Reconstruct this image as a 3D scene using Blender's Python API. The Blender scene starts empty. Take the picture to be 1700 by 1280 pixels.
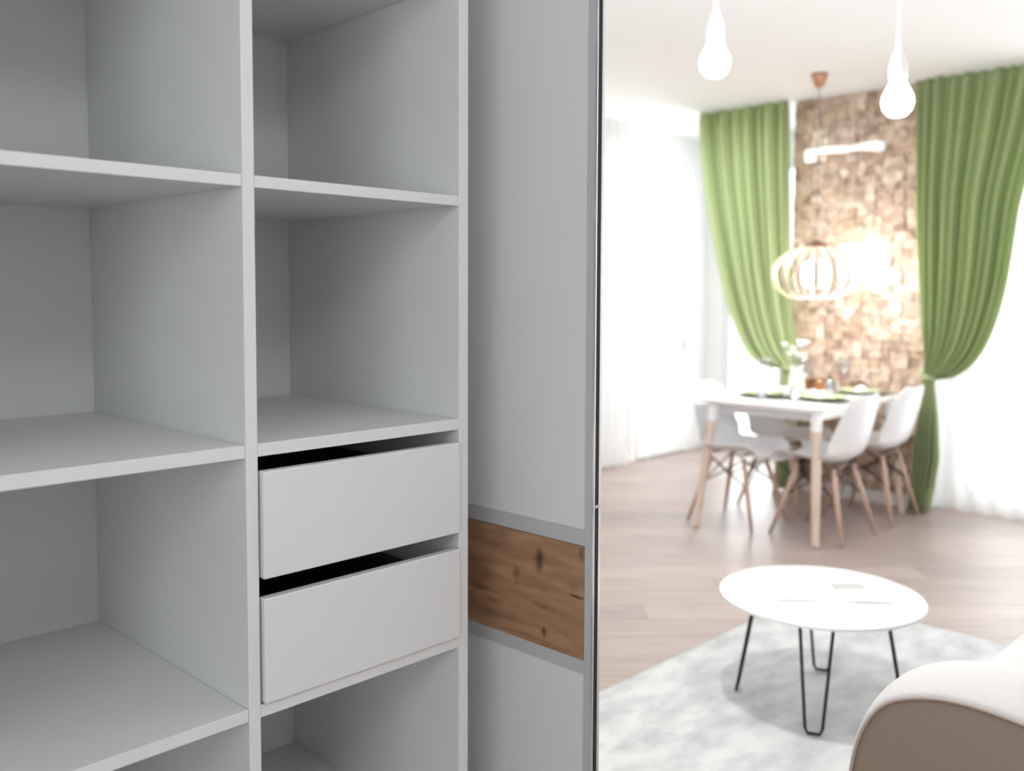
import bpy, bmesh, math, random
from mathutils import Vector, Matrix
R = random.Random(7)
PI = math.pi
sc = bpy.context.scene
C = sc.collection

# ------------------------------------------------------------------ camera
H = 1.38                                   # eye height
cam_d = bpy.data.cameras.new('camera')
cam = bpy.data.objects.new('camera', cam_d)
C.objects.link(cam)
yaw, pit, rol = 0.77660174, 0.05907484, 0.00344303
fw = Vector((math.cos(yaw)*math.cos(pit), math.sin(yaw)*math.cos(pit), -math.sin(pit)))
rt = Vector((math.sin(yaw), -math.cos(yaw), 0))
up = rt.cross(fw)
r2 = rt*math.cos(rol) + up*math.sin(rol)
u2 = -rt*math.sin(rol) + up*math.cos(rol)
m = Matrix((r2, u2, -fw)).transposed().to_4x4()
m.translation = Vector((0, 0, H))
cam.matrix_world = m
cam_d.sensor_width = 36
cam_d.lens = 1572.38/1700*36
cam_d.shift_y = -62.11/1700
cam_d.clip_start = 0.02
cam_d.dof.use_dof = True
cam_d.dof.focus_distance = 1.62
cam_d.dof.aperture_fstop = 2.7
sc.camera = cam

# ------------------------------------------------------------------ view, world, lights
sc.view_settings.view_transform = 'Standard'
sc.view_settings.look = 'None'
sc.view_settings.gamma = 1
sc.view_settings.use_curve_mapping = False
sc.view_settings.exposure = 0.70
w = bpy.data.worlds.new('world'); sc.world = w; w.use_nodes = True
w.node_tree.nodes['Background'].inputs[0].default_value = (0.95, 0.98, 1.0, 1)
w.node_tree.nodes['Background'].inputs[1].default_value = 1.7

def area(name, loc, direction, sx, sy, energy, col=(1, 1, 1)):
    d = bpy.data.lights.new(name, 'AREA'); d.shape = 'RECTANGLE'
    d.size = sx; d.size_y = sy; d.energy = energy; d.color = col
    o = bpy.data.objects.new(name, d); C.objects.link(o)
    o.location = loc
    o.rotation_euler = Vector(direction).to_track_quat('-Z', 'Y').to_euler()
    return o
area('daylight_right_window', (6.75, 0.2, 1.35), (-1, 0, 0), 3.9, 2.4, 70, (.93, .965, 1))
area('daylight_bay_window', (7.55, 3.98, 1.3), (-1, 0, 0), 1.2, 2.3, 34, (.95, .975, 1))
area('rear_fill_light', (-2.1, -0.6, 1.6), (1, 0, 0), 2.0, 1.5, 13.5, (.93, .97, 1))  # fill light outside the added rear window, out of view
area('hall_fill_light', (.3, -.7, 2.64), (.25, .35, -1), 0.7, 0.7, 11, (.95, .98, 1))  # unseen overhead light added for the wardrobe fronts
area('dining_fill_light', (5.0, 3.6, 2.62), (0, 0, -1), 0.9, 0.9, 15, (.95, .98, 1))  # fill added to brighten the dining end, no fitting here

def bulb_light(name, loc, energy, r=0.04):
    d = bpy.data.lights.new(name, 'POINT'); d.energy = energy; d.shadow_soft_size = r
    d.color = (1, .99, .98)
    o = bpy.data.objects.new(name, d); C.objects.link(o); o.location = loc
    return o

try:
    sc.cycles.use_denoising = True
    sc.cycles.max_bounces = 10
    sc.cycles.diffuse_bounces = 6
    sc.cycles.transparent_max_bounces = 16
    sc.cycles.sample_clamp_indirect = 8
    sc.cycles.caustics_reflective = False
    sc.cycles.caustics_refractive = False
except Exception:
    pass

# ------------------------------------------------------------------ helpers
def s2l(c):
    return tuple(((x/255)/12.92 if x/255 <= .04045 else ((x/255+.055)/1.055)**2.4) for x in c)

MATS = {}
def mat(name, rgb=(200, 200, 200), rough=.5, metal=0, spec=.5, **k):
    if name in MATS: return MATS[name]
    M = bpy.data.materials.new(name); M.use_nodes = True
    b = M.node_tree.nodes['Principled BSDF']
    b.inputs['Base Color'].default_value = (*s2l(rgb), 1)
    b.inputs['Roughness'].default_value = rough
    b.inputs['Metallic'].default_value = metal
    b.inputs['Specular IOR Level'].default_value = spec
    for key, v in k.items():
        b.inputs[key.replace('_', ' ')].default_value = v
    MATS[name] = M
    return M
def NT(M): return M.node_tree, M.node_tree.nodes, M.node_tree.links, M.node_tree.nodes['Principled BSDF']

def add_noise(M, c1, c2, scale, stretch=(1, 1, 1), detail=6, bump=.1, lo=.35, hi=.65, dist=.002, rough=.55, rot=(0,0,0)):
    t, n, l, b = NT(M)
    tc = n.new('ShaderNodeTexCoord'); mp = n.new('ShaderNodeMapping'); mp.inputs['Scale'].default_value = stretch
    mp.inputs['Rotation'].default_value = rot
    nz = n.new('ShaderNodeTexNoise'); nz.inputs['Scale'].default_value = scale; nz.inputs['Detail'].default_value = detail
    nz.inputs['Roughness'].default_value = rough
    cr = n.new('ShaderNodeValToRGB')
    cr.color_ramp.elements[0].position = lo; cr.color_ramp.elements[0].color = (*s2l(c1), 1)
    cr.color_ramp.elements[1].position = hi; cr.color_ramp.elements[1].color = (*s2l(c2), 1)
    l.new(tc.outputs['Object'], mp.inputs[0]); l.new(mp.outputs[0], nz.inputs['Vector'])
    l.new(nz.outputs[0], cr.inputs[0]); l.new(cr.outputs[0], b.inputs['Base Color'])
    if bump:
        bp = n.new('ShaderNodeBump'); bp.inputs['Strength'].default_value = bump; bp.inputs['Distance'].default_value = dist
        l.new(nz.outputs[0], bp.inputs['Height']); l.new(bp.outputs[0], b.inputs['Normal'])
    return nz, cr

def add_random_tint(M, cr_colors, extra=None):
    """colour that varies from object to object (and island to island)"""
    t, n, l, b = NT(M)
    oi = n.new('ShaderNodeObjectInfo'); ge = n.new('ShaderNodeNewGeometry')
    ad = n.new('ShaderNodeMath'); ad.operation = 'ADD'
    fr = n.new('ShaderNodeMath'); fr.operation = 'FRACT'
    l.new(oi.outputs['Random'], ad.inputs[0]); l.new(ge.outputs['Random Per Island'], ad.inputs[1]); l.new(ad.outputs[0], fr.inputs[0])
    cr = n.new('ShaderNodeValToRGB'); e = cr.color_ramp.elements
    while len(e) < len(cr_colors): e.new(.5)
    for i, c in enumerate(cr_colors):
        e[i].position = i/(len(cr_colors)-1); e[i].color = (*s2l(c), 1)
    l.new(fr.outputs[0], cr.inputs[0])
    return cr

class MB:
    def __init__(s): s.bm = bmesh.new()
    def box(s, x0, x1, y0, y1, z0, z1):
        v = [s.bm.verts.new(p) for p in ((x0,y0,z0),(x1,y0,z0),(x1,y1,z0),(x0,y1,z0),(x0,y0,z1),(x1,y0,z1),(x1,y1,z1),(x0,y1,z1))]
        for f in ((0,3,2,1),(4,5,6,7),(0,1,5,4),(1,2,6,5),(2,3,7,6),(3,0,4,7)):
            s.bm.faces.new([v[i] for i in f])
        return s
    def tube(s, pts, rad, seg=10, cap=True, closed=False, flat=None):
        pts = [Vector(p) for p in pts]; n = len(pts)
        if not hasattr(rad, '__len__'): rad = [rad]*n
        rings = []; prev = None
        for i, p in enumerate(pts):
            if closed: d = pts[(i+1) % n]-pts[i-1]
            else: d = pts[min(i+1, n-1)]-pts[max(i-1, 0)]
            d.normalize()
            if prev is None:
                a = Vector((0,0,1)) if abs(d.z) < .9 else Vector((1,0,0))
                x = d.cross(a).normalized()
            else:
                x = (prev-d*prev.dot(d)).normalized()
            prev = x; y = d.cross(x)
            rings.append([s.bm.verts.new(p+(x*math.cos(2*PI*k/seg)+y*math.sin(2*PI*k/seg))*rad[i]) for k in range(seg)])
        m_ = n if closed else n-1
        for i in range(m_):
            A, B = rings[i], rings[(i+1) % n]
            for k in range(seg):
                s.bm.faces.new((A[k], A[(k+1)%seg], B[(k+1)%seg], B[k]))
        if cap and not closed:
            s.bm.faces.new(rings[0][::-1]); s.bm.faces.new(rings[-1])
        return s
    def lathe(s, prof, seg=32, c=(0,0,0)):
        rings = []
        for r, z in prof:
            if r < 1e-5: rings.append([s.bm.verts.new((c[0], c[1], c[2]+z))])
            else: rings.append([s.bm.verts.new((c[0]+r*math.cos(2*PI*k/seg), c[1]+r*math.sin(2*PI*k/seg), c[2]+z)) for k in range(seg)])
        for A, B in zip(rings, rings[1:]):
            for k in range(seg):
                k2 = (k+1) % seg
                if len(A) == 1 and len(B) == 1: continue
                if len(A) == 1: s.bm.faces.new((A[0], B[k], B[k2]))
                elif len(B) == 1: s.bm.faces.new((A[k], A[k2], B[0]))
                else: s.bm.faces.new((A[k], A[k2], B[k2], B[k]))
        return s
    def grid(s, nu, nv, f, cu=False):
        g = [[s.bm.verts.new(f(i/(nu if cu else nu-1), j/(nv-1))) for j in range(nv)] for i in range(nu)]
        for i in range(nu if cu else nu-1):
            for j in range(nv-1):
                a = g[i]; b = g[(i+1) % nu]
                s.bm.faces.new((a[j], b[j], b[j+1], a[j+1]))
        return s
    def prism(s, poly, axis, a, b):
        """poly = 2D points, extruded along axis 0/1/2 from a to b"""
        def P(p, t):
            q = list(p); q.insert(axis, t); return q
        A = [s.bm.verts.new(P(p, a)) for p in poly]; B = [s.bm.verts.new(P(p, b)) for p in poly]
        s.bm.faces.new(A); s.bm.faces.new(B[::-1])
        for k in range(len(poly)):
            k2 = (k+1) % len(poly)
            s.bm.faces.new((A[k2], A[k], B[k], B[k2]))
        return s

ROOT = {}
def obj(name, mb, M, parent=None, bevel=0, smooth=False, solid=0, sub=0, seg=2, auto=None):
    bm = mb.bm
    off = ROOT.get(parent.name, Vector((0,0,0))) if parent else Vector((0,0,0))
    if off.length: bmesh.ops.translate(bm, vec=-off, verts=bm.verts)
    bmesh.ops.recalc_face_normals(bm, faces=bm.faces)
    me = bpy.data.meshes.new(name); bm.to_mesh(me); bm.free()
    if smooth:
        for p in me.polygons: p.use_smooth = True
    if auto is not None:
        for p in me.polygons: p.use_smooth = True
        me.set_sharp_from_angle(angle=math.radians(auto))
    me.materials.append(M)
    o = bpy.data.objects.new(name, me); C.objects.link(o)
    if parent:
        o.parent = parent; ROOT[o.name] = off
    else: ROOT[o.name] = Vector((0,0,0))
    if bevel:
        b = o.modifiers.new('bevel', 'BEVEL'); b.width = bevel; b.segments = seg; b.limit_method = 'ANGLE'
    if solid:
        b = o.modifiers.new('solid', 'SOLIDIFY'); b.thickness = solid; b.offset = 0
    if sub:
        b = o.modifiers.new('sub', 'SUBSURF'); b.levels = sub; b.render_levels = sub
    return o
def tag(o, label, cat, group=None):
    o['label'] = label; o['category'] = cat
    if group: o['group'] = group
    return o
def thing(name, label, cat, loc=(0,0,0), group=None):
    o = bpy.data.objects.new(name, None); C.objects.link(o); o.location = loc
    o.empty_display_size = .1
    ROOT[o.name] = Vector(loc)
    return tag(o, label, cat, group)
def struct(name, mb, M, **k):
    o = obj(name, mb, M, **k); o['kind'] = 'structure'; return o
def dup(root, loc, rotz, label):
    r = root.copy(); C.objects.link(r); r.location = loc; r.rotation_euler = (0,0,rotz); r['label'] = label
    for ch in list(root.children):
        c = ch.copy(); C.objects.link(c); c.parent = r
        for g in ch.children:
            d = g.copy(); C.objects.link(d); d.parent = c
    return r
def lerp(a, b, t): return a+(b-a)*t
def interp(pts, t):
    """polyline through pts, parametrised by length"""
    L = [0]
    for a, b in zip(pts, pts[1:]): L.append(L[-1]+math.dist(a, b))
    x = t*L[-1]
    for i in range(len(pts)-1):
        if x <= L[i+1] or i == len(pts)-2:
            q = (x-L[i])/(L[i+1]-L[i])
            return tuple(lerp(a, b, q) for a, b in zip(pts[i], pts[i+1]))
def smoothpts(p, n=3):
    for _ in range(n):
        q = [p[0]]
        for a, b in zip(p, p[1:]):
            q.append(tuple(lerp(x, y, .25) for x, y in zip(a, b))); q.append(tuple(lerp(x, y, .75) for x, y in zip(a, b)))
        q.append(p[-1]); p = q
    return p

# ------------------------------------------------------------------ materials
white_board = mat('white_melamine', (219, 220, 220), .45, spec=.3)
add_noise(white_board, (218, 219, 219), (220, 221, 221), 3, bump=0)
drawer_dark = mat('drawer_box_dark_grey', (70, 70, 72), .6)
wall_white = mat('wall_paint_white', (240, 240, 240), .7, spec=.2)
add_noise(wall_white, (239, 239, 239), (241, 241, 241), 4, bump=0)
ceil_white = mat('ceiling_paint_white', (242, 242, 242), .8, spec=.15)
trim_white = mat('trim_white', (238, 238, 238), .4)
grey_alu = mat('silver_grey_profile', (186, 187, 189), .42)
bright_alu = mat('bright_aluminium', (235, 235, 235), .22, metal=.75)
dark_seal = mat('black_brush_seal', (38, 38, 40), .8)
door_white = mat('door_panel_white', (218, 219, 220), .4, spec=.35)
metal_black = mat('black_steel', (12, 12, 13), .4, metal=.3)
plastic_white = mat('chair_plastic_white', (236, 236, 238), .35)
table_white = mat('table_top_white', (245, 245, 245), .25)
copper = mat('copper', (196, 148, 120), .35, metal=.5)
cap_brown = mat('dark_wood_cap', (128, 96, 76), .5)
porcelain = mat('porcelain_white', (243, 243, 243), .2)
green_plate = mat('plate_pale_green', (184, 198, 156), .25)
placemat = mat('placemat_grey', (112, 112, 108), .8)
brown_box = mat('brown_wood_box', (120, 84, 52), .5)
add_noise(brown_box, (105, 70, 42), (135, 95, 60), 20, (1, 1, 8), bump=.1)
cable_white = mat('cable_white', (240, 240, 240), .5)
cable_grey = mat('cable_grey', (150, 150, 150), .5)

def wood(name, c1, c2, stretch, scale=6, rough=.45):
    M = mat(name, c1, rough); add_noise(M, c1, c2, scale, stretch, 8, .12, .3, .7, .001); return M
beech = wood('beech_wood', (212, 190, 174), (226, 206, 190), (3, 3, .4), 10)
chair_leg_wood = wood('chair_leg_wood', (192, 160, 142), (210, 182, 164), (3, 3, .4), 10)
lamp_wood = wood('lamp_slat_wood', (222, 200, 182), (236, 218, 200), (3, 3, 1), 10)

def glass(name, tint=(1, 1, 1), mixv=.85):
    M = bpy.data.materials.new(name); M.use_nodes = True
    n, l = M.node_tree.nodes, M.node_tree.links
    n.remove(n['Principled BSDF']); out = n['Material Output']
    tr = n.new('ShaderNodeBsdfTransparent'); tr.inputs[0].default_value = (*tint, 1)
    gl = n.new('ShaderNodeBsdfGlossy'); gl.inputs['Roughness'].default_value = .03
    lw = n.new('ShaderNodeLayerWeight'); lw.inputs[0].default_value = .25
    mt = n.new('ShaderNodeMath'); mt.operation = 'MULTIPLY_ADD'; mt.inputs[1].default_value = .6; mt.inputs[2].default_value = 1-mixv-.1
    mx = n.new('ShaderNodeMixShader')
    l.new(lw.outputs['Fresnel'], mt.inputs[0]); l.new(mt.outputs[0], mx.inputs[0])
    l.new(tr.outputs[0], mx.inputs[1]); l.new(gl.outputs[0], mx.inputs[2]); l.new(mx.outputs[0], out.inputs[0])
    return M
clear_glass = glass('clear_glass', (.95, .96, .98))
window_glass = glass('window_glass', (.98, .99, .99), .9)
amber_glass = glass('amber_glass', (.9, .68, .42))
green_glass = glass('dark_green_glass', (.18, .3, .12))

def cloth(name, rgb, transp, transl, noise=None):
    M = bpy.data.materials.new(name); M.use_nodes = True
    n, l = M.node_tree.nodes, M.node_tree.links
    b = n['Principled BSDF']; out = n['Material Output']
    b.inputs['Base Color'].default_value = (*s2l(rgb), 1); b.inputs['Roughness'].default_value = .75
    b.inputs['Specular IOR Level'].default_value = .2
    tl = n.new('ShaderNodeBsdfTranslucent'); tl.inputs[0].default_value = (*s2l(rgb), 1)
    m1 = n.new('ShaderNodeMixShader'); m1.inputs[0].default_value = transl
    l.new(b.outputs[0], m1.inputs[1]); l.new(tl.outputs[0], m1.inputs[2])
    tc = n.new('ShaderNodeTexCoord'); wv = n.new('ShaderNodeTexNoise'); wv.inputs['Scale'].default_value = 400
    bp = n.new('ShaderNodeBump'); bp.inputs['Strength'].default_value = .15; bp.inputs['Distance'].default_value = .001
    l.new(tc.outputs['Object'], wv.inputs['Vector']); l.new(wv.outputs[0], bp.inputs['Height']); l.new(bp.outputs[0], b.inputs['Normal'])
    if transp:
        tr = n.new('ShaderNodeBsdfTransparent'); m2 = n.new('ShaderNodeMixShader'); m2.inputs[0].default_value = transp
        l.new(m1.outputs[0], m2.inputs[1]); l.new(tr.outputs[0], m2.inputs[2]); l.new(m2.outputs[0], out.inputs[0])
    else: l.new(m1.outputs[0], out.inputs[0])
    return M
green_cloth = cloth('green_curtain_cloth', (188, 202, 154), 0, .3)
sheer_cloth = cloth('white_sheer_cloth', (250, 250, 250), .42, .6)
door_sheer_cloth = cloth('white_drape_cloth', (248, 248, 248), 0, .4)

def emit(name, rgb, s):
    M = bpy.data.materials.new(name); M.use_nodes = True
    b = M.node_tree.nodes['Principled BSDF']
    b.inputs['Base Color'].default_value = (*s2l(rgb), 1)
    b.inputs['Emission Color'].default_value = (*s2l(rgb), 1); b.inputs['Emission Strength'].default_value = s
    return M
bulb_glow = emit('lit_bulb', (255, 250, 240), 14)
lamp_glow = emit('lit_globe', (255, 250, 242), 6)
glare_glow = emit('cork_glare_glow', (255, 252, 248), 4)  # emission imitating a bright reflection on the cork
frosted = mat('frosted_glass_white', (240, 242, 242), .25, Emission_Strength=.25, Emission_Color=(1, 1, 1, 1))

# floor planks: pinkish beige laminate
plank_m = mat('laminate_plank', (176, 146, 130), .42, spec=.45)
def _plank():
    t, n, l, b = NT(plank_m)
    cr = add_random_tint(plank_m, [(166, 151, 144), (180, 164, 157), (172, 156, 149), (187, 171, 163)])
    tc = n.new('ShaderNodeTexCoord'); mp = n.new('ShaderNodeMapping')
    mp.vector_type = 'POINT'; mp.inputs['Rotation'].default_value = (0, 0, PI/4); mp.inputs['Scale'].default_value = (1, 1, 1)
    mp2 = n.new('ShaderNodeMapping'); mp2.inputs['Scale'].default_value = (1.2, 16, 1)
    nz = n.new('ShaderNodeTexNoise'); nz.inputs['Scale'].default_value = 2.5; nz.inputs['Detail'].default_value = 8
    l.new(tc.outputs['Object'], mp.inputs[0]); l.new(mp.outputs[0], mp2.inputs[0]); l.new(mp2.outputs[0], nz.inputs['Vector'])
    mx = n.new('ShaderNodeMix'); mx.data_type = 'RGBA'; mx.blend_type = 'MULTIPLY'; mx.inputs[0].default_value = .6
    c2 = n.new('ShaderNodeValToRGB'); c2.color_ramp.elements[0].position = .3; c2.color_ramp.elements[1].position = .7
    c2.color_ramp.elements[0].color = (.62, .58, .56, 1); c2.color_ramp.elements[1].color = (1, 1, 1, 1)
    l.new(nz.outputs[0], c2.inputs[0]); l.new(cr.outputs[0], mx.inputs[6]); l.new(c2.outputs[0], mx.inputs[7]); l.new(mx.outputs[2], b.inputs['Base Color'])
    bp = n.new('ShaderNodeBump'); bp.inputs['Strength'].default_value = .08; bp.inputs['Distance'].default_value = .001
    l.new(nz.outputs[0], bp.inputs['Height']); l.new(bp.outputs[0], b.inputs['Normal'])
_plank()
sub_m = mat('subfloor_dark', (96, 76, 66), .8)

# cork / wood chip cladding
cork_m = mat('cork_cladding', (190, 150, 115), .38, spec=.5)
def _cork():
    t, n, l, b = NT(cork_m)
    cr = add_random_tint(cork_m, [(158, 134, 116), (214, 194, 174), (194, 170, 148), (228, 212, 194), (176, 150, 130), (236, 222, 208)])
    tc = n.new('ShaderNodeTexCoord')
    nz = n.new('ShaderNodeTexNoise'); nz.inputs['Scale'].default_value = 3.0; nz.inputs['Detail'].default_value = 8
    oi = n.new('ShaderNodeNewGeometry'); 
    nz.inputs['Scale'].default_value = 22
    l.new(oi.outputs['Position'], nz.inputs['Vector'])
    c2 = n.new('ShaderNodeValToRGB'); c2.color_ramp.elements[0].position = .38; c2.color_ramp.elements[1].position = .62
    c2.color_ramp.elements[0].color = (.6, .52, .46, 1); c2.color_ramp.elements[1].color = (1, 1, 1, 1)
    mx = n.new('ShaderNodeMix'); mx.data_type = 'RGBA'; mx.blend_type = 'MULTIPLY'; mx.inputs[0].default_value = .8
    l.new(nz.outputs[0], c2.inputs[0]); l.new(cr.outputs[0], mx.inputs[6]); l.new(c2.outputs[0], mx.inputs[7]); l.new(mx.outputs[2], b.inputs['Base Color'])
    bp = n.new('ShaderNodeBump'); bp.inputs['Strength'].default_value = .4; bp.inputs['Distance'].default_value = .004
    l.new(nz.outputs[0], bp.inputs['Height']); l.new(bp.outputs[0], b.inputs['Normal'])
_cork()

# oak insert of the sliding door with its knots
oak_m = mat('knotty_oak', (150, 110, 75), .5)
def _oak():
    t, n, l, b = NT(oak_m)
    tc = n.new('ShaderNodeTexCoord')
    mp = n.new('ShaderNodeMapping'); mp.inputs['Scale'].default_value = (1, 2.0, 14)
    nz = n.new('ShaderNodeTexNoise'); nz.inputs['Scale'].default_value = 3; nz.inputs['Detail'].default_value = 9; nz.inputs['Distortion'].default_value = .6
    l.new(tc.outputs['Object'], mp.inputs[0]); l.new(mp.outputs[0], nz.inputs['Vector'])
    cr = n.new('ShaderNodeValToRGB'); e = cr.color_ramp.elements
    e[0].position = .25; e[0].color = (*s2l((134, 100, 74)), 1); e[1].position = .75; e[1].color = (*s2l((182, 144, 113)), 1)
    x = e.new(.5); x.color = (*s2l((162, 124, 92)), 1)
    l.new(nz.outputs[0], cr.inputs[0]); cur = cr.outputs[0]
    # knots and cracks: (Y, Z, half width, half height, depth)
    for (ky, kz, ry, rz, st) in ((1.232, .862, .011, .021, .85), (1.293, .822, .008, .016, .5), (1.217, .722, .006, .008, .9), (1.137, .810, .020, .003, .95),
                                 (1.146, .828, .014, .008, .35), (1.218, .772, .024, .006, .45), (1.405, .770, .03, .006, .5), (1.335, .895, .02, .008, .35), (1.125, .892, .006, .012, .6), (1.36, .752, .02, .005, .5)):
        m1 = n.new('ShaderNodeMapping'); m1.inputs['Location'].default_value = (0, -ky/ry, -kz/rz); m1.inputs['Scale'].default_value = (0, 1/ry, 1/rz)
        ad = n.new('ShaderNodeVectorMath'); ad.operation = 'ADD'
        nn = n.new('ShaderNodeTexNoise'); nn.inputs['Scale'].default_value = 60
        sb = n.new('ShaderNodeVectorMath'); sb.operation = 'MULTIPLY_ADD'; sb.inputs[1].default_value = (0, 1.4, 1.4); sb.inputs[2].default_value = (0, -.7, -.7)
        l.new(tc.outputs['Object'], nn.inputs['Vector']); l.new(nn.outputs['Color'], sb.inputs[0])
        l.new(tc.outputs['Object'], m1.inputs[0]); l.new(m1.outputs[0], ad.inputs[0]); l.new(sb.outputs[0], ad.inputs[1])
        ln = n.new('ShaderNodeVectorMath'); ln.operation = 'LENGTH'; l.new(ad.outputs[0], ln.inputs[0])
        mr = n.new('ShaderNodeMapRange'); mr.inputs['From Min'].default_value = .3; mr.inputs['From Max'].default_value = 1.5
        mr.inputs['To Min'].default_value = st; mr.inputs['To Max'].default_value = 0
        l.new(ln.outputs['Value'], mr.inputs['Value'])
        mx = n.new('ShaderNodeMix'); mx.data_type = 'RGBA'; l.new(mr.outputs[0], mx.inputs[0]); l.new(cur, mx.inputs[6]); mx.inputs[7].default_value = (*s2l((62, 44, 32)), 1)
        cur = mx.outputs[2]
    l.new(cur, b.inputs['Base Color'])
    bp = n.new('ShaderNodeBump'); bp.inputs['Strength'].default_value = .2; bp.inputs['Distance'].default_value = .001
    l.new(nz.outputs[0], bp.inputs['Height']); l.new(bp.outputs[0], b.inputs['Normal'])
_oak()
oak_edge = mat('oak_edge_dark', (96, 66, 44), .6)

rug_m = mat('rug_pale_grey', (225, 226, 225), .95, spec=.1)
add_noise(rug_m, (180, 182, 183), (207, 209, 208), 5.5, (1, 1.7, 1), 10, .5, .36, .6, .008, .62, (0, 0, .5))
sofa_cream = mat('sofa_cream_fabric', (206, 204, 203), .85, spec=.2)
add_noise(sofa_cream, (203, 201, 200), (210, 208, 207), 300, bump=.2, dist=.0008)
sofa_taupe = mat('sofa_taupe_fabric', (152, 134, 120), .7, spec=.3)
add_noise(sofa_taupe, (144, 127, 113), (150, 133, 119), 300, bump=.15, dist=.0008)
piping_m = mat('sofa_piping', (176, 158, 148), .7)
paper_m = mat('paper_white', (246, 246, 246), .5)
print_m = mat('printed_picture_grey', (172, 174, 172), .5)
flower_m = mat('white_petals', (246, 246, 248), .6)
stem_m = mat('flower_stem_green', (140, 150, 130), .6)

# ------------------------------------------------------------------ structure
ZC = 2.70
XB = 6.10          # cork face
XR = 6.40          # wall with the right window
YL = 4.70
X0, Y0 = -1.8, -2.4
XBAY = 7.25
# floor with diagonal planks as pieces
floor = struct('floor', MB().box(X0, XR, Y0, YL, -.06, -.012).box(XR, XBAY, 3.26, YL, -.06, -.012), sub_m)
def clip(poly, x0, x1, y0, y1):
    for ax, lim, sg in ((0, x0, 1), (0, x1, -1), (1, y0, 1), (1, y1, -1)):
        out = []
        for i in range(len(poly)):
            a, b = poly[i-1], poly[i]
            ia, ib = sg*(a[ax]-lim) >= 0, sg*(b[ax]-lim) >= 0
            if ia != ib:
                t = (lim-a[ax])/(b[ax]-a[ax]); out.append((a[0]+(b[0]-a[0])*t, a[1]+(b[1]-a[1])*t))
            if ib: out.append(b)
        poly = out
        if not poly: return None
    return poly
def area2(p): return abs(sum(p[i-1][0]*p[i][1]-p[i][0]*p[i-1][1] for i in range(len(p))))/2
dv = Vector((math.sin(PI/4), -math.cos(PI/4)))       # plank direction
nv = Vector((dv[1], -dv[0]))*-1                      # across
PW, PL = .196, 1.7
nrow = 0
for i in range(-30, 52):
    off = (i*0.618 % 1)*PL
    for k in range(-7, 8):
        a = i*PW; b = k*PL+off
        q = []
        for (s, t) in ((0, 0), (1, 0), (1, 1), (0, 1)):
            p = nv*(a+.0008+(PW-.0016)*s)+dv*(b+.0008+(PL-.0016)*t); q.append((p[0], p[1]))
        for rect in ((X0, XR, Y0, YL), (XR, XBAY, 3.26, YL)):
            c = clip(q, *rect)
            if c and len(c) > 2 and area2(c) > .0005:
                mb = MB(); mb.prism(c, 2, -.012, 0)
                obj('plank', mb, plank_m, floor); nrow += 1
print('planks', nrow)

struct('ceiling', MB().box(X0, XR+.1, Y0, YL, ZC, ZC+.1).box(XR+.1, XBAY, 3.26, YL, ZC, ZC+.1), ceil_white)
struct('wall_left', MB().box(X0, XBAY+.12, YL, YL+.12, 0, ZC), wall_white)
struct('wall_right', MB().box(X0-.12, XR+.12, Y0-.12, Y0, 0, ZC), wall_white)
# rear wall; its unseen window is added to bring in light
struct('wall_rear', MB().box(X0-.12, X0, Y0, -1.6, 0, ZC).box(X0-.12, X0, .4, YL, 0, ZC).box(X0-.12, X0, -1.6, .4, 0, .85).box(X0-.12, X0, -1.6, .4, 2.35, ZC), wall_white)
# partition the wardrobe stands against
struct('wall_partition', MB().box(X0, 1.36, 1.905, 2.02, 0, ZC), wall_white)
# wall pillar between the windows, clad in cork
pillar = struct('wall_back', MB().box(XB+.03, XR+.12, 2.30, 3.262, 0, ZC), wall_white)
# wall with the right-hand window (behind the sheers)
WY0, WY1 = -1.9, 2.2
struct('wall_window', MB().box(XR, XR+.12, WY1, 2.30, 0, ZC).box(XR, XR+.12, Y0, WY0, 0, ZC)
       .box(XR, XR+.12, WY0, WY1, 2.52, ZC).box(XR, XR+.12, WY0, WY1, 0, .06), wall_white)
# bay behind the left curtain
struct('wall_bay', MB().box(XBAY, XBAY+.12, 3.14, 3.42, 0, ZC).box(XBAY, XBAY+.12, 4.52, YL, 0, ZC)
       .box(XBAY, XBAY+.12, 3.42, 4.52, 2.46, ZC).box(XBAY, XBAY+.12, 3.42, 4.52, 0, .08)
       .box(XR+.12, XBAY, 3.14, 3.26, 0, ZC), wall_white)

def window(n, x, y0, y1, z0, z1, cols, transom=None):
    wn = struct('window_%d' % n, MB().box(x+.02, x+.09, y0, y0+.06, z0, z1).box(x+.02, x+.09, y1-.06, y1, z0, z1)
                .box(x+.02, x+.09, y0+.06, y1-.06, z0, z0+.06).box(x+.02, x+.09, y0+.06, y1-.06, z1-.06, z1), trim_white, bevel=.004)
    wd = (y1-y0-.12)/cols
    for k in range(cols):
        a = y0+.06+k*wd
        if k: obj('mullion', MB().box(x+.025, x+.085, a-.03, a+.03, z0+.06, z1-.06), trim_white, wn, bevel=.003)
        obj('pane', MB().box(x+.05, x+.056, a+(.03 if k else 0), a+wd-(.03 if k < cols-1 else 0), z0+.06, z1-.06), window_glass, wn)
    return wn
window(1, XR, WY0, WY1, .06, 2.52, 3)
window(2, XBAY, 3.42, 4.52, .08, 2.46, 2)
window(3, X0-.12, -1.6, .4, .85, 2.35, 2)  # unseen window added for fill light

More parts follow.
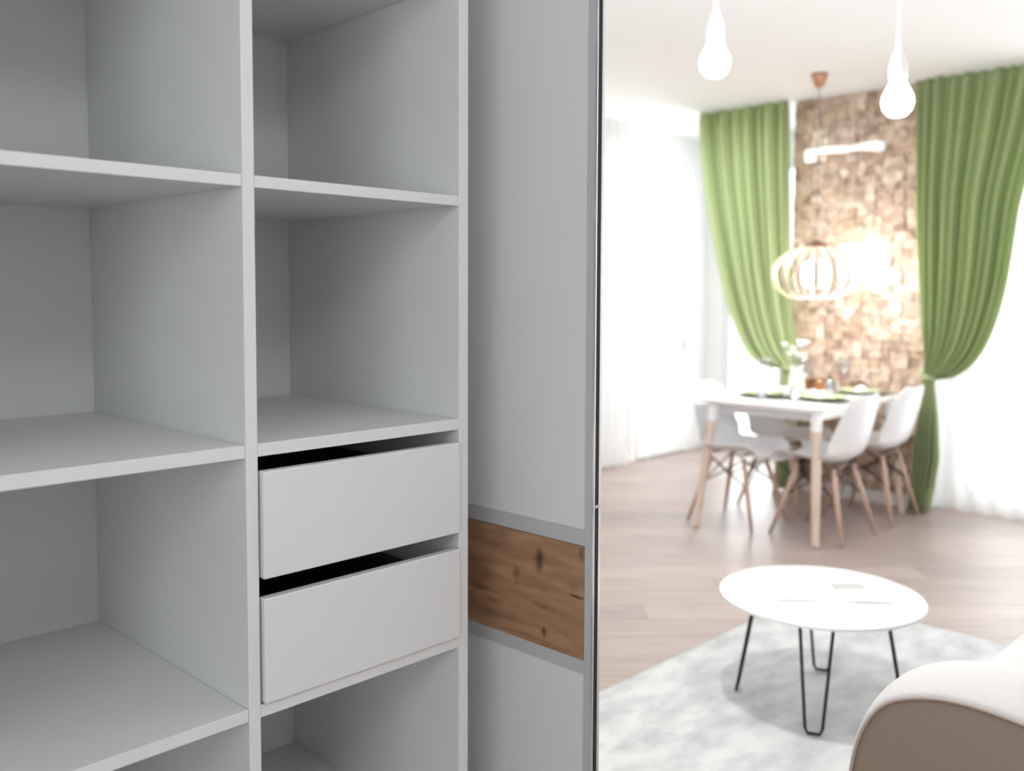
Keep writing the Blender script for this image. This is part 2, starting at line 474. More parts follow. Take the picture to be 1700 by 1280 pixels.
# white door in the left wall, with casing and handle
dr = struct('door_1', MB().box(6.22, 6.92, YL-.03, YL-.002, 0.01, 2.40), trim_white, bevel=.004)
obj('door_panel', MB().box(6.31, 6.83, YL-.036, YL-.03, 1.25, 2.28), trim_white, dr, bevel=.003)
obj('door_panel', MB().box(6.31, 6.83, YL-.036, YL-.03, .14, 1.10), trim_white, dr, bevel=.003)
hp = obj('handle_plate', MB().box(6.845, 6.895, YL-.04, YL-.03, .72, 1.0), grey_alu, dr, bevel=.004)
obj('handle', MB().tube([(6.87, YL-.04, .93), (6.87, YL-.085, .93), (6.86, YL-.09, .93), (6.76, YL-.09, .93)], .009), grey_alu, hp, smooth=True)
struct('trim_1', MB().box(6.14, 6.215, YL-.022, YL, 0, 2.475).box(6.925, 7.0, YL-.022, YL, 0, 2.475).box(6.215, 6.925, YL-.022, YL, 2.405, 2.475), trim_white, bevel=.004)
struct('baseboard_left', MB().box(1.4, 6.14, YL-.016, YL, 0, .08).box(7.0, XBAY, YL-.016, YL, 0, .08), trim_white, bevel=.003)
struct('baseboard_back', MB().box(XB-.012, XB+.028, 2.30, 3.262, 0, .075), trim_white, bevel=.003)
struct('baseboard_bay', MB().box(XBAY-.016, XBAY, 3.27, 4.68, 0, .08), trim_white, bevel=.003)

# cork cladding pieces: the 300 highest are parts, the rest one part
ncol, nrw = 15, 48
cw, chh = .962/ncol, (ZC-.002-.085)/nrw
def corner(i, j):
    q = random.Random(i*977+j*31)
    y = 2.301+i*cw + (0 if i in (0, ncol) else q.uniform(-.017, .017))
    z_ = .085+j*chh + (0 if j in (0, nrw) else q.uniform(-.016, .016))
    return Vector((y, z_))
stuff = MB(); cnt = 0
for j in range(nrw-1, -1, -1):
    for i in range(ncol):
        P = [corner(i, j), corner(i+1, j), corner(i+1, j+1), corner(i, j+1)]
        c = sum(P, Vector((0, 0)))/4; d = R.uniform(.009, .03)
        P = [tuple(c+(p-c)*.965) for p in P]
        if cnt < 300: obj('cork_piece', MB().prism(P, 0, XB+.03-d, XB+.03), cork_m, pillar)
        else: stuff.prism(P, 0, XB+.03-d, XB+.03)
        cnt += 1
so = obj('cork_pieces', stuff, cork_m, pillar); so['kind'] = 'stuff'

# ------------------------------------------------------------------ wardrobe
CY = 1.30; CB = CY+.5718
Xl, Xr_, Xp, Xo = .7414, .7621, 1.1829, 1.206
XLI = .14
z1b, z1t = H+.1578, H+.1763
z2b, z2t = H-.2565, H-.236
z3b, z3t = H-.6713, H-.6514
zt = H+.5604; z4t = H-1.0514; z4b = z4t-.02
ZTOP = 2.42
wr = thing('wardrobe', 'open white wardrobe with empty shelves and two drawers, filling the left half', 'wardrobe', (.66, 1.6, 0))
bv = .0012
def panel(name, *b, label=None):
    o = obj(name, MB().box(*b), white_board, wr, bevel=bv)
    if label: o['label'] = label
    return o
panel('side_panel', XLI-.021, XLI, CY, CB+.006, 0, ZTOP)
panel('side_panel', Xp, Xo, CY, CB+.006, 0, ZTOP)
panel('divider', Xl, Xr_, CY, CB, .07, ZTOP-.02)
panel('top_panel', XLI, Xp, CY, CB, ZTOP-.02, ZTOP)
panel('bottom_panel', XLI, Xp, CY, CB, .05, .07)
panel('plinth', XLI, Xp, CY+.03, CY+.048, 0, .05)
obj('back_panel', MB().box(XLI, Xp, CB+.0005, CB+.006, .05, ZTOP), white_board, wr)
for (a, b) in ((XLI, Xl), (Xr_, Xp)):
    for (lo, hi) in ((z1b, z1t), (z2b, z2t), (z3b, z3t), (z4b, z4t), (zt, zt+.02)):
        panel('shelf', a+.0004, b-.0004, CY+.0008, CB, lo, hi)
for (zb, ztp) in ((.9305, 1.1005), (.7312, .8998)):
    fx0, fx1 = .7665, 1.1795
    hgt = ztp-zb
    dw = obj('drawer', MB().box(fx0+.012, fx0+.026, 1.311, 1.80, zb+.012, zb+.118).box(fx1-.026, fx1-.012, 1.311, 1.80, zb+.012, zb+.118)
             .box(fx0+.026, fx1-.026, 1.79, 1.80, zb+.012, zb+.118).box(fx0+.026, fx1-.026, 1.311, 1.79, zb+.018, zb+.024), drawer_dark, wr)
    obj('drawer_front', MB().box(fx0, fx1, 1.2925, 1.3105, zb, ztp), white_board, dw, bevel=.0025, seg=3)

# ------------------------------------------------------------------ sliding door
DX = 1.33; DY0, DY1 = 1.098, 1.885
sd = thing('sliding_door', 'white sliding wardrobe door with grey frame and knotty oak insert, standing edge-on beside the shelves', 'door', (DX, 1.5, 0))
zt_d = 2.45
SY = 1.1165       # inner edge of the stile
za, zb, zc_, zd = .6665, .6925, .9095, .9405
obj('stile', MB().box(DX, DX+.016, DY0, SY, .03, zt_d), grey_alu, sd, bevel=.0008)
obj('stile', MB().box(DX, DX+.016, DY1-.02, DY1, .03, zt_d), grey_alu, sd, bevel=.0008)
for a, b in ((za, zb), (zc_, zd)):
    obj('rail', MB().box(DX+.0004, DX+.016, SY, DY1-.02, a, b), grey_alu, sd, bevel=.0005)
obj('top_rail', MB().box(DX, DX+.016, SY, DY1-.02, zt_d-.04, zt_d), grey_alu, sd)
obj('bottom_rail', MB().box(DX, DX+.016, SY, DY1-.02, .03, .08), grey_alu, sd)
obj('upper_panel', MB().box(DX+.002, DX+.012, SY, DY1-.02, zd, zt_d-.04), door_white, sd)
obj('lower_panel', MB().box(DX+.002, DX+.012, SY, DY1-.02, .08, za), door_white, sd)
ok = obj('oak_panel', MB().box(DX+.0008, DX+.012, SY+.0012, DY1-.02, zb+.0003, zc_-.0012), oak_m, sd)
ok['label'] = 'knotty brown oak insert'
# the material reads world-sized coordinates: object coordinates here are offset by the door's place
for nd in oak_m.node_tree.nodes:
    if nd.type == 'MAPPING' and nd.inputs['Scale'].default_value[0] == 0:
        l_ = nd.inputs['Location'].default_value; s_ = nd.inputs['Scale'].default_value
        l_[1] += 1.5*s_[1]
obj('panel_edge', MB().box(DX+.002, DX+.011, SY-.0002, SY+.0012, zb, zc_-.0012), oak_edge, sd)
obj('edge_strip', MB().box(DX-.0012, DX+.0022, DY0-.0035, DY0, .03, zt_d), bright_alu, sd)['label'] = 'bright aluminium edge strip'
obj('brush_seal', MB().box(DX+.0022, DX+.0125, DY0-.003, DY0, .03, .985).box(DX+.0022, DX+.0125, DY0-.003, DY0, .989, zt_d), dark_seal, sd)['label'] = 'black brush seal'
obj('edge_strip', MB().box(DX+.0125, DX+.019, DY0-.004, DY0+.004, .03, zt_d), bright_alu, sd)['label'] = 'silver rear edge strip'
obj('seal_joint', MB().box(DX+.002, DX+.0155, DY0-.0048, DY0, .9845, .9893), grey_alu, sd)

# ------------------------------------------------------------------ rug
rx0, rx1, ry0, ry1 = 1.42, 3.95, .80, 2.02
rug = MB()
def rugf(u, v):
    x = lerp(rx0, rx1, u); y = lerp(ry0, ry1, v)
    e = min(u*(rx1-rx0), (1-u)*(rx1-rx0), v*(ry1-ry0), (1-v)*(ry1-ry0))
    zz = .002+.014*min(1, e/.02)
    return (x, y, zz+(.003*math.sin(x*17+3*math.sin(y*9))*math.sin(y*19+2*math.sin(x*7)) if e > .03 else 0))
rug.grid(140, 84, rugf)
tag(obj('rug', rug, rug_m, smooth=True), 'pale grey mottled rug under the round coffee table', 'rug')

# ------------------------------------------------------------------ curtains
def curtain_mesh(outer, inner, tie, low_o, low_i, nfold, x0, seed, amp=.058):
    """outer/inner: (y,z) polylines from the top to the tie; low_*: from the tie to the hem"""
    rr = random.Random(seed)
    ph = [rr.uniform(-.5, .5) for _ in range(nfold+3)]
    outer = smoothpts(outer, 3); inner = smoothpts(inner, 2)
    mb = MB(); NU, NV = 26*nfold//2, 70
    tt = .74
    def f(u, v):
        if v <= tt:
            t = v/tt
            a = interp(inner, t); b = interp(outer, t)
            yy = lerp(a[0], b[0], u); zz = lerp(a[1], b[1], u)
            k = max(0, (t-.6)/.4)
            A = amp*(1-.35*k)
        else:
            t = (v-tt)/(1-tt)
            a = interp(low_i, t); b = interp(low_o, t)
            yy = lerp(a[0], b[0], u); zz = lerp(a[1], b[1], u)
            A = amp*(.65+.4*t)
        i = u*nfold; j = int(i); fr = i-j
        phs = lerp(ph[j], ph[j+1], fr)
        s = math.sin(2*PI*(i+phs*.5))
        s2 = .35*math.sin(2*PI*(i*.5+ph[0])+2*v)
        env = 1
        dx = A*(s*.8+s2)
        kk = math.exp(-((v-tt)/.05)**2)          # bundle at the tie
        dx = dx*(1-.45*kk) - .02*kk*math.sin(PI*u)
        top = min(1, v/.03)
        return (x0+dx*(.55+.45*top), yy+.25*A*math.cos(2*PI*i)*(.3), zz)
    mb.grid(NU, NV, f)
    return mb
# left curtain, drawn back to the right against the cork wall
lc = thing('green_curtain', 'green curtain left of the cork wall, gathered low at its right edge', 'curtain', (6.02, 3.6, 0), 'green curtains')
lc['group'] = 'green curtains'
outer = [(3.95, ZC-.003), (3.925, 2.38), (3.855, 1.94), (3.745, 1.49), (3.64, 1.15), (3.51, .915), (3.36, .85), (3.26, .86)]
inner = [(3.245, ZC-.003), (3.235, 1.95), (3.22, 1.33), (3.168, .98), (3.165, .87)]
lo = [(3.26, .86), (3.275, .6), (3.285, .3), (3.29, .02)]
li = [(3.165, .87), (3.155, .6), (3.15, .3), (3.15, .02)]
obj('curtain_cloth', curtain_mesh(outer, inner, None, lo, li, 8, 6.015, 3), green_cloth, lc, smooth=True, solid=.003)
def tie(yc, z, w, parent):
    mb = MB()
    pts = [(6.015+.062*math.cos(a), yc+w*math.sin(a), z+.012*math.sin(a)) for a in [2*PI*k/24 for k in range(24)]]
    for dz in (-.012, 0, .012):
        mb.tube([(p[0], p[1], p[2]+dz*.6) for p in pts], .007, 8, closed=True)
    obj('tieback', mb, green_cloth, parent, smooth=True)
tie(3.213, .865, .052, lc)
rc = thing('green_curtain', 'green curtain right of the cork wall, tied back low and falling to the floor', 'curtain', (6.02, 2.0, 0), 'green curtains')
outer = [(1.58, ZC-.003), (1.66, 2.3), (1.76, 1.93), (1.785, 1.69), (1.83, 1.34), (1.93, 1.03), (2.06, .885), (2.17, .85), (2.235, .85)]
inner = [(2.39, ZC-.003), (2.372, 1.9), (2.338, 1.33), (2.30, .98), (2.30, .88)]
lo = [(2.235, .85), (2.20, .6), (2.185, .35), (2.215, .15), (2.24, .02)]
li = [(2.30, .88), (2.32, .6), (2.345, .38), (2.36, .02)]
obj('curtain_cloth', curtain_mesh(outer, inner, None, lo, li, 10, 6.015, 11), green_cloth, rc, smooth=True, solid=.003)
tie(2.267, .865, .042, rc)

# white sheers
def sheer(name, label, x, y0, y1, n, M, z1=ZC-.004, along='y', zb=.012, group=None):
    def f(u, v):
        c = lerp(y0, y1, u); d = .028*math.sin(2*PI*n*u+1.5*math.sin(7*u))*(.6+.4*v)
        zz = lerp(z1, zb, v)
        return (x+d, c, zz) if along == 'y' else (c, x+d, zz)
    o = obj(name, MB().grid(int(n*12), 14, f), M, smooth=True)
    return tag(o, label, 'curtain', group)
sheer('sheer_curtain', 'white sheer curtain over the window right of the cork wall', 6.22, -2.3, 2.285, 34, sheer_cloth)
sheer('sheer_curtain', 'white curtain panel by the left wall next to the sliding door edge', YL-.09, 4.9, 6.02, 9, door_sheer_cloth, along='x', zb=.015)

# ------------------------------------------------------------------ dining table
tx0, tx1, ty0, ty1 = 4.85, 5.945, 2.39, 3.21
dt = thing('dining_table', 'white rounded dining table on beech legs against the cork wall', 'table', ((tx0+tx1)/2, (ty0+ty1)/2, 0))
def rrect(x0, x1, y0, y1, r, n=8):
    P = []
    for cx, cy, a0 in ((x1-r, y1-r, 0), (x0+r, y1-r, 90), (x0+r, y0+r, 180), (x1-r, y0+r, 270)):
        for k in range(n+1):
            a = math.radians(a0+90*k/n); P.append((cx+r*math.cos(a), cy+r*math.sin(a)))
    return P
obj('table_top', MB().prism(rrect(tx0, tx1, ty0, ty1, .09), 2, .722, .747), table_white, dt, bevel=.006, auto=40)
obj('apron', MB().box(tx0+.12, tx1-.12, ty0+.10, ty0+.12, .66, .722).box(tx0+.12, tx1-.12, ty1-.12, ty1-.10, .66, .722)
    .box(tx0+.12, tx0+.14, ty0+.12, ty1-.12, .66, .722).box(tx1-.14, tx1-.12, ty0+.12, ty1-.12, .66, .722), table_white, dt)
for sx, sy in ((-1, -1), (-1, 1), (1, 1), (1, -1)):
    ax = (tx0+.07 if sx < 0 else tx1-.07); ay = (ty0+.07 if sy < 0 else ty1-.09)
    bx = ((4.77 if sy < 0 else 4.70) if sx < 0 else tx1-.03); by = (2.375 if sy < 0 else 3.09)
    a = Vector((ax, ay, .722)); b = Vector((bx, by, 0.004))
    lg = obj('leg', MB().tube([a.lerp(b, .16), a.lerp(b, .5), b], [.029, .026, .019], 16), beech, dt, auto=40)
    obj('leg_socket', MB().tube([a, a.lerp(b, .05), a.lerp(b, .16)], [.036, .033, .031], 16), table_white, lg, auto=40)['label'] = 'white upper leg socket'

# ------------------------------------------------------------------ dining chairs
prof = [(.215, .405), (.232, .432), (.205, .452), (.10, .445), (-.03, .432), (-.13, .44), (-.19, .485), (-.222, .56), (-.248, .66), (-.27, .75), (-.285, .81), (-.288, .828)]
wid = [.19, .205, .22, .235, .24, .236, .232, .228, .215, .195, .155, .11]
ps = smoothpts([(a, b, c) for (a, b), c in zip(prof, wid)], 2)
def shell(u, v):
    s = u*2-1
    y, z, wv = interp(ps, v)
    k = min(1, max(0, (v-.42)/.2))
    side = abs(s)**2.6
    zz = z+(1-k)*.055*side*min(1, v/.12)
    yy = y+k*.085*side*(1-.45*max(0, (v-.62)/.38))
    return (s*wv, yy, zz)
CHG = 'white shell chairs around the dining table'
ch = thing('dining_chair', 'white shell dining chair on the right side of the table, nearest the camera', 'chair', (0, 0, 0), CHG)
obj('seat_shell', MB().grid(21, 40, shell), plastic_white, ch, smooth=True, solid=.007, sub=1)
tops = {}
for sx in (-1, 1):
    for sy in (-1, 1):
        a = Vector((sx*.115, sy*.10-.01, .428)); b = Vector((sx*.215, sy*.215-.005, .003))
        tops[sx, sy] = (a, b)
        obj('leg', MB().tube([a.lerp(b, .06), a.lerp(b, .4), b], [.013, .0155, .0095], 12), chair_leg_wood, ch, smooth=True)
br = MB()
for sy in (-1, 1):
    a, b = tops[-1, sy]; c, d = tops[1, sy]
    br.tube([a.lerp(b, .45), c.lerp(d, .08)], .0045, 6).tube([c.lerp(d, .45), a.lerp(b, .08)], .0045, 6)
for sx in (-1, 1):
    a, b = tops[sx, -1]; c, d = tops[sx, 1]
    br.tube([a.lerp(b, .45), c.lerp(d, .08)], .0045, 6).tube([c.lerp(d, .45), a.lerp(b, .08)], .0045, 6)
br.tube([(-.12, -.11, .424), (.12, -.11, .424)], .006, 6).tube([(-.12, .09, .424), (.12, .09, .424)], .006, 6)
obj('metal_brace', br, metal_black, ch)
ch.location = (5.08, 2.49, 0); ch.rotation_euler = (0, 0, 0)
dup(ch, (5.71, 2.49, 0), .03, 'white shell dining chair on the right side of the table, far one near the curtain')
dup(ch, (5.02, 3.0, 0), PI+.02, 'white shell dining chair on the left side of the table, nearer the camera')
dup(ch, (5.6, 3.0, 0), PI-.03, 'white shell dining chair on the left side of the table, half hidden behind the other')

# ------------------------------------------------------------------ on the dining table
ZT = .7472
def plate(x, y, lab, lab2):
    pm = tag(obj('placemat', MB().box(x-.15, x+.15, y-.185, y+.185, ZT, ZT+.003), placemat), lab2, 'placemat', 'placemats on the dining table')
    p = MB().lathe([(0, .004), (.075, .004), (.085, .0), (.09, .002), (.1, .012), (.14, .022), (.1405, .025), (.1, .017), (.085, .009), (0, .008)], 40, (x, y, ZT+.003))
    tag(obj('plate', p, green_plate, smooth=True), lab, 'plate', 'green plates on the dining table')
plate(5.22, 2.96, 'pale green plate on the left side of the dining table', 'dark grey placemat under the left green plate')
plate(5.27, 2.60, 'pale green plate at the near right of the dining table', 'dark grey placemat under the near right green plate')
plate(5.785, 2.60, 'pale green plate at the far right of the dining table', 'dark grey placemat under the far right green plate')

def napkin(x, y, lab):
    mb = MB().grid(13, 9, lambda u, v: (x+(u-.5)*.10, y+(v-.5)*.06+.01*math.sin(u*6), ZT+.0135+.035*math.sin(PI*u)*math.sin(PI*v)+.006*math.sin(9*u+4*v)*math.sin(PI*v)))
    tag(obj('napkin', mb, porcelain, smooth=True, solid=.002), lab, 'napkin', 'white napkins on the plates')
napkin(5.27, 2.60, 'small white folded napkin on the near right plate')
napkin(5.785, 2.60, 'small white folded napkin on the far right plate')
napkin(5.22, 2.96, 'small white folded napkin on the left plate')

vs = thing('flower_vase', 'tall white vase with white flowers in the middle of the dining table', 'vase', (5.33, 2.80, ZT))
obj('vase', MB().lathe([(0, 0), (.042, 0), (.048, .01), (.05, .06), (.04, .13), (.034, .165), (.04, .19), (.034, .188), (.03, .165), (.036, .13), (.044, .06), (.04, .012), (0, .01)], 28, (5.33, 2.80, ZT)), porcelain, vs, smooth=True)
rr = random.Random(5)
for k in range(9):
    a = rr.uniform(0, 2*PI); r_ = rr.uniform(.02, .085); h_ = rr.uniform(.24, .33)
    tip = (5.33+r_*math.cos(a), 2.80+r_*math.sin(a), ZT+h_)
    obj('stem', MB().tube([(5.33, 2.80, ZT+.05), (5.33+.3*r_*math.cos(a), 2.80+.3*r_*math.sin(a), ZT+.17), tip], .002, 6), stem_m, vs, smooth=True)
    fl = MB()
    for j in range(6):
        b = 2*PI*j/6
        def pf(u, v, b=b):
            q = u*.026; wv_ = .011*math.sin(PI*min(1, u*.9+.08))*(v*2-1)
            return (tip[0]+q*math.cos(b)-wv_*math.sin(b), tip[1]+q*math.sin(b)+wv_*math.cos(b), tip[2]+.012*math.sin(u*2.4)+.004*abs(v*2-1))
        fl.grid(5, 3, pf)
    fl.lathe([(0, -.004), (.006, 0), (.006, .006), (0, .01)], 8, tip)
    obj('flower', fl, flower_m, vs, smooth=True, solid=.001)

def wine_glass(x, y, lab):
    t = thing('wine_glass', lab, 'glass', (x, y, ZT), 'wine glasses on the dining table')
    obj('bowl', MB().lathe([(.004, .095), (.02, .102), (.036, .125), (.041, .155), (.036, .20), (.033, .22), (.0318, .22), (.0345, .20), (.0395, .155), (.0345, .127), (.019, .105), (0, .1)], 28, (x, y, ZT)), clear_glass, t, smooth=True)
    obj('stem', MB().lathe([(.004, .098), (.0032, .05), (.004, .01), (.034, .003), (.035, .0), (0, 0)], 24, (x, y, ZT)), clear_glass, t, smooth=True)
wine_glass(5.55, 2.86, 'clear wine glass beside the white vase, in front of the amber jar')
wine_glass(5.89, 2.76, 'clear wine glass at the cork wall end of the table, behind the far plate')
wine_glass(5.45, 3.08, 'clear wine glass at the left edge of the table, behind the left plate')
def tumbler(x, y, lab):
    tag(obj('tumbler', MB().lathe([(0, 0), (.028, 0), (.034, .085), (.0325, .085), (.0265, .006), (0, .006)], 24, (x, y, ZT)), clear_glass, smooth=True), lab, 'glass', 'tumblers on the dining table')
tumbler(5.62, 2.72, 'small clear tumbler between the two right-hand plates')
tumbler(5.02, 2.86, 'small clear tumbler at the near end of the table beside the left plate')
bx = thing('wooden_box', 'small dark brown wooden box on the dining table behind the vase', 'box', (5.80, 2.985, ZT))
obj('box_body', MB().box(5.75, 5.85, 2.95, 3.03, ZT, ZT+.055), brown_box, bx, bevel=.002)
obj('lid', MB().box(5.745, 5.855, 2.945, 3.035, ZT+.0555, ZT+.068), brown_box, bx, bevel=.002)
jr = thing('candle_jar', 'amber glass candle jar behind the vase on the dining table', 'candle', (5.82, 2.89, ZT))
obj('jar', MB().lathe([(0, 0), (.032, 0), (.034, .01), (.034, .075), (.0325, .075), (.0325, .012), (0, .008)], 24, (5.82, 2.89, ZT)), amber_glass, jr, smooth=True)
obj('candle', MB().lathe([(0, .009), (.03, .009), (.03, .045), (0, .045)], 20, (5.82, 2.89, ZT)), mat('amber_wax', (204, 160, 112), .5), jr, smooth=False)
bt = thing('bottle', 'small dark green glass bottle beside the amber candle jar', 'bottle', (5.9, 2.86, ZT))
obj('bottle_body', MB().lathe([(0, 0), (.02, 0), (.022, .01), (.022, .055), (.009, .075), (.009, .098), (.0, .098)], 20, (5.9, 2.86, ZT)), mat('green_bottle_glass', (52, 74, 40), .15), bt, smooth=True)
obj('stopper', MB().lathe([(0, .098), (.008, .098), (.008, .108), (0, .108)], 12, (5.9, 2.86, ZT)), brown_box, bt)
tl = thing('tealight', 'round white lit candle holder at the foot of the vase', 'candle', (5.13, 2.70, ZT))
obj('holder', MB().lathe([(0, 0), (.014, 0), (.024, .014), (.026, .026), (.02, .04), (.012, .044), (.012, .03), (0, .028)], 20, (5.13, 2.70, ZT)), porcelain, tl, smooth=True)
obj('flame', MB().lathe([(0, .03), (.006, .038), (.004, .05), (0, .058)], 10, (5.13, 2.70, ZT)), emit('candle_flame', (255, 245, 225), 12), tl, smooth=True)

# ------------------------------------------------------------------ slatted pendant over the table
PX, PY = 5.43, 2.745
pl = thing('pendant_lamp', 'lit onion-shaped pendant lamp of curved wooden slats above the dining table', 'lamp', (PX, PY, 1.35))
obj('ceiling_canopy', MB().lathe([(0, ZC-.001), (.048, ZC-.001), (.05, ZC-.012), (.03, ZC-.07), (.016, ZC-.085), (0, ZC-.085)], 24, (PX, PY, 0)), copper, pl, smooth=True)['label'] = 'copper ceiling canopy'
obj('cord', MB().tube([(PX, PY, ZC-.08), (PX, PY, 1.69)], .0035, 8), cable_grey, pl)
obj('cap', MB().lathe([(0, 1.705), (.02, 1.70), (.03, 1.688), (.066, 1.68), (.07, 1.66), (.066, 1.655), (0, 1.655)], 28, (PX, PY, 0)), cap_brown, pl, smooth=True)['label'] = 'brown top cap'
rp = smoothpts([(.055, 1.662), (.14, 1.648), (.24, 1.57), (.268, 1.485), (.235, 1.405), (.15, 1.352), (.095, 1.348)], 2)
sl0 = None
for k in range(16):
    a = 2*PI*k/16
    if sl0 is None:
        mb = MB(); N = 26
        ring = []
        for i in range(N):
            r_, z_ = interp(rp, i/(N-1)); r1, z1_ = interp(rp, min(1, i/(N-1)+.01)); r0, z0_ = interp(rp, max(0, i/(N-1)-.01))
            tv = Vector((r1-r0, z1_-z0_)).normalized(); nn = Vector((-tv[1], tv[0]))
            wv_ = .008+.012*math.sin(PI*i/(N-1))
            ring.append([mb.bm.verts.new((r_+nn[0]*s*.002, t*wv_, z_-1.35+nn[1]*s*.002)) for s, t in ((-1, -1), (1, -1), (1, 1), (-1, 1))])
        for A, B in zip(ring, ring[1:]):
            for q in range(4): mb.bm.faces.new((A[q], A[(q+1) % 4], B[(q+1) % 4], B[q]))
        mb.bm.faces.new(ring[0]); mb.bm.faces.new(ring[-1][::-1])
        bmesh.ops.translate(mb.bm, vec=ROOT[pl.name], verts=mb.bm.verts)
        sl0 = obj('slat', mb, lamp_wood, pl, auto=50)
        o = sl0
    else:
        o = sl0.copy(); C.objects.link(o); o.parent = pl
    o.rotation_euler = (0, 0, a+.1)
obj('bottom_ring', MB().tube([(PX+.1*math.cos(2*PI*k/32), PY+.1*math.sin(2*PI*k/32), 1.346) for k in range(32)], .006, 8, closed=True), lamp_wood, pl, smooth=True)
obj('lamp_holder', MB().lathe([(0, 1.655), (.02, 1.655), (.022, 1.60), (0, 1.60)], 16, (PX, PY, 0)), porcelain, pl)
obj('bulb', MB().lathe([(0, 1.60), (.02, 1.595), (.04, 1.57), (.085, 1.54), (.098, 1.495), (.085, 1.45), (.05, 1.42), (0, 1.41)], 28, (PX, PY, 0)), lamp_glow, pl, smooth=True)
bulb_light('pendant_lamp_light', (PX, PY, 1.385), 18, .06)

# ------------------------------------------------------------------ bare bulbs on cords
for (bx_, by_, bz_, pw, lab) in ((2.721, 1.136, 1.925, 4.5, 'bare lit bulb hanging on a white cord, right one in front of the cork wall'),
                             (2.36, 1.512, 2.035, 34, 'bare lit bulb hanging on a white cord, left one near the ceiling')):
    hb = thing('hanging_bulb', lab, 'lamp', (bx_, by_, bz_), 'bare hanging bulbs')
    obj('bulb', MB().lathe([(0, -.045), (.025, -.039), (.04, -.022), (.045, 0), (.041, .02), (.028, .045), (.02, .062), (0, .064)], 24, (bx_, by_, bz_)), bulb_glow, hb, smooth=True)
    obj('socket', MB().lathe([(0, .06), (.023, .06), (.026, .07), (.026, .10), (.018, .125), (.009, .15), (.006, .21), (0, .21)], 20, (bx_, by_, bz_)), cable_white, hb, smooth=True)
    obj('cord', MB().tube([(bx_, by_, bz_+.2), (bx_, by_, ZC-.02)], .0045, 8), cable_white, hb)
    obj('ceiling_rose', MB().lathe([(0, ZC-.001), (.045, ZC-.001), (.043, ZC-.018), (.01, ZC-.028), (0, ZC-.028)], 24, (bx_, by_, 0)), cable_white, hb, smooth=True)
    bulb_light('hanging_bulb_light', (bx_, by_, bz_-.08), pw, .05)

# ------------------------------------------------------------------ bar light and modelled glare on the cork wall
wl = thing('wall_bright_shape', 'white bar-shaped wall light with square mount high on the cork wall', 'lamp', (XB, 2.86, 2.3))
obj('mount_plate', MB().box(XB-.045, XB, 3.085, 3.155, 2.27, 2.355), frosted, wl, bevel=.006)
obj('glass_bar', MB().tube([(XB-.05, y, z) for y, z in ((3.09, 2.335), (3.0, 2.335), (2.87, 2.33), (2.82, 2.33), (2.76, 2.335), (2.65, 2.33), (2.605, 2.325))],
                           [.018, .025, .026, .018, .024, .036, .03], 18), frosted, wl, smooth=True)
w2 = thing('wall_bright_shape', 'glowing white rectangle standing in for a bright reflection on the cork wall right of the pendant', 'lamp', (XB, 2.7, 1.6))  # added emissive panel in place of a reflection, no lamp there
obj('glare_back', MB().box(XB-.02, XB, 2.60, 2.84, 1.52, 1.66), trim_white, w2, bevel=.003)
obj('glare_panel', MB().box(XB-.06, XB-.02, 2.57, 2.885, 1.475, 1.70), glare_glow, w2, bevel=.01, seg=3)
bulb_light('cork_glare_fill', (XB-.30, 2.66, 1.55), 2.6, .08)  # added light that spreads the glare over the cork

# ------------------------------------------------------------------ coffee table
cx, cy, ct = 2.925, 1.435, .385
tb = thing('coffee_table', 'round white coffee table on black hairpin legs, on the rug', 'table', (cx, cy, .016))
obj('table_top', MB().lathe([(0, ct-.018), (.314, ct-.018), (.325, ct-.014), (.327, ct-.004), (.323, ct), (0, ct)], 96, (cx, cy, 0)), table_white, tb, auto=50)
b0 = math.atan2(1.325-cy, 2.677-cx)
for k in range(4):
    a = b0+k*PI/2
    rd = Vector((math.cos(a), math.sin(a), 0)); tg = Vector((-math.sin(a), math.cos(a), 0)); c0 = Vector((cx, cy, 0))
    top = ct-.019
    pts = [c0+rd*.205+tg*.052+Vector((0, 0, top)), c0+rd*.262+tg*.026+Vector((0, 0, .04)), c0+rd*.265+tg*.018+Vector((0, 0, .024)),
           c0+rd*.265-tg*.018+Vector((0, 0, .024)), c0+rd*.262-tg*.026+Vector((0, 0, .04)), c0+rd*.205-tg*.052+Vector((0, 0, top))]
    lg = obj('leg', MB().tube(pts, .0052, 10), metal_black, tb, smooth=True)
    pm = MB(); q = [c0+rd*.175+tg*.07, c0+rd*.235+tg*.07, c0+rd*.235-tg*.07, c0+rd*.175-tg*.07]
    pm.prism([(p.x, p.y) for p in q], 2, top-.003, top); obj('mounting_plate', pm, metal_black, lg)
mg = thing('magazine', 'open white magazine lying on the round coffee table', 'magazine', (2.9, 1.45, ct))
A = Vector((2.684, 1.439, 0)); B = Vector((2.892, 1.192, 0)); e1 = (B-A).normalized(); e2 = Vector((-e1.y, e1.x, 0))
for s in (0, 1):
    L = .21
    def pg(u, v, s=s):
        w_ = (s+u)*L; p = A+Vector((.06, .06, 0))-e1*.03+e1*w_+e2*(v*.29)
        bow = .006*math.sin(PI*(u if s == 0 else u))*(1) + .0015
        return (p.x, p.y, ct+.0012+bow)
    obj('page', MB().grid(9, 3, pg), paper_m, mg, smooth=True, solid=.0015)
pc = A+Vector((.06, .06, 0))-e1*.03+e1*.245+e2*.12
q = [pc, pc+e1*.11, pc+e1*.11+e2*.07, pc+e2*.07]
mb = MB(); mb.prism([(p.x, p.y) for p in q], 2, ct+.0092, ct+.0100)
obj('printed_picture', mb, print_m, mg)

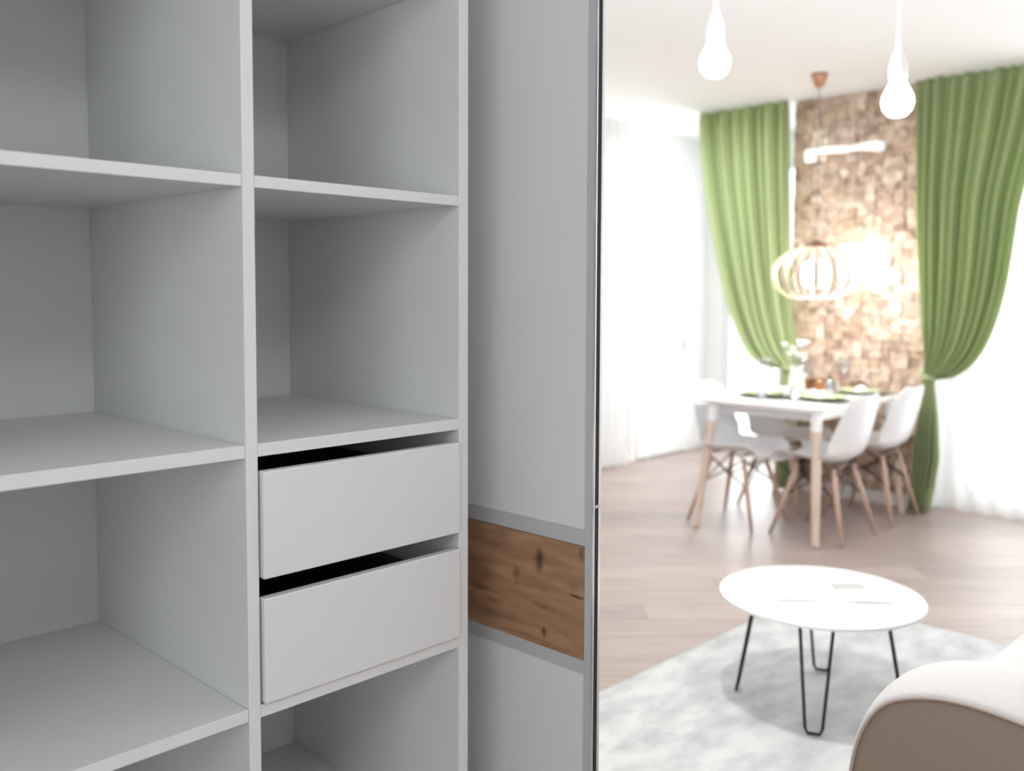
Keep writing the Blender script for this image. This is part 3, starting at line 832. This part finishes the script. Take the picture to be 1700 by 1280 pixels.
# ------------------------------------------------------------------ sofa
SX = 1.70
sf = thing('sofa', 'cream sofa with rounded arm and taupe side panel, at the rug\'s near edge', 'sofa', (SX, .35, 0))
pf = smoothpts([(.775, .06), (.785, .30), (.772, .46), (.755, .55), (.715, .618), (.65, .650), (.57, .664), (.46, .656), (.30, .628), (.12, .60), (-.10, .585)], 2)
full = pf+[(-.10, .06)]
AW = .23
# arm wrap: the profile swept along X with a soft crown
def armf(u, v):
    y, z = interp(pf, v)
    c = Vector((.35, .35)); d = Vector((y, z))-c; d.normalize()
    g = math.sin(PI*u)**.6*.022
    return (SX+.012+u*AW, y+d[0]*g*1.0, z+d[1]*g)
arm = MB().grid(17, 64, armf)
obj('armrest', arm, sofa_cream, sf, smooth=True, solid=.004)
obj('armrest_core', MB().prism([(y*.99+.002, z-.006) for y, z in full], 0, SX+.016, SX+AW+.008), sofa_cream, sf)
side = MB(); 
def sidef(u, v):
    y, z = interp(full, v)
    c = Vector((.36, .33)); p = Vector((y, z)); k = lerp(1.0, 0.0, u); q = c+(p-c)*k
    return (SX+.014-.02*math.sin(PI/2*min(1, u*2.2)), q[0], q[1])
side.grid(9, 90, sidef)
obj('side_panel', side, sofa_taupe, sf, smooth=True)['label'] = 'taupe upholstered side panel'
obj('piping', MB().tube([(SX+.011, y, z) for y, z in smoothpts(pf, 1)], .003, 8), piping_m, sf, smooth=True)
obj('base', MB().box(SX+AW+.014, SX+2.2, -.08, .70, .08, .30), sofa_taupe, sf, bevel=.02, seg=3)
obj('back_frame', MB().box(SX+.02, SX+2.2, -.28, -.105, .08, .80), sofa_cream, sf, bevel=.05, seg=5)
for k in range(2):
    x0 = SX+AW+.016+k*.98; x1 = x0+.972
    obj('seat_cushion', MB().box(x0, x1, -.06, .785, .305, .475), sofa_cream, sf, bevel=.045, seg=5)
    obj('back_cushion', MB().box(x0, x1, -.10, .10, .48, .86), sofa_cream, sf, bevel=.07, seg=5)
mb = MB()
for fx in (SX+.08, SX+2.1):
    for fy in (-.2, .66):
        obj('foot', MB().lathe([(0, .0), (.022, .0), (.028, .08), (0, .08)], 16, (fx, fy, 0)), metal_black, sf)
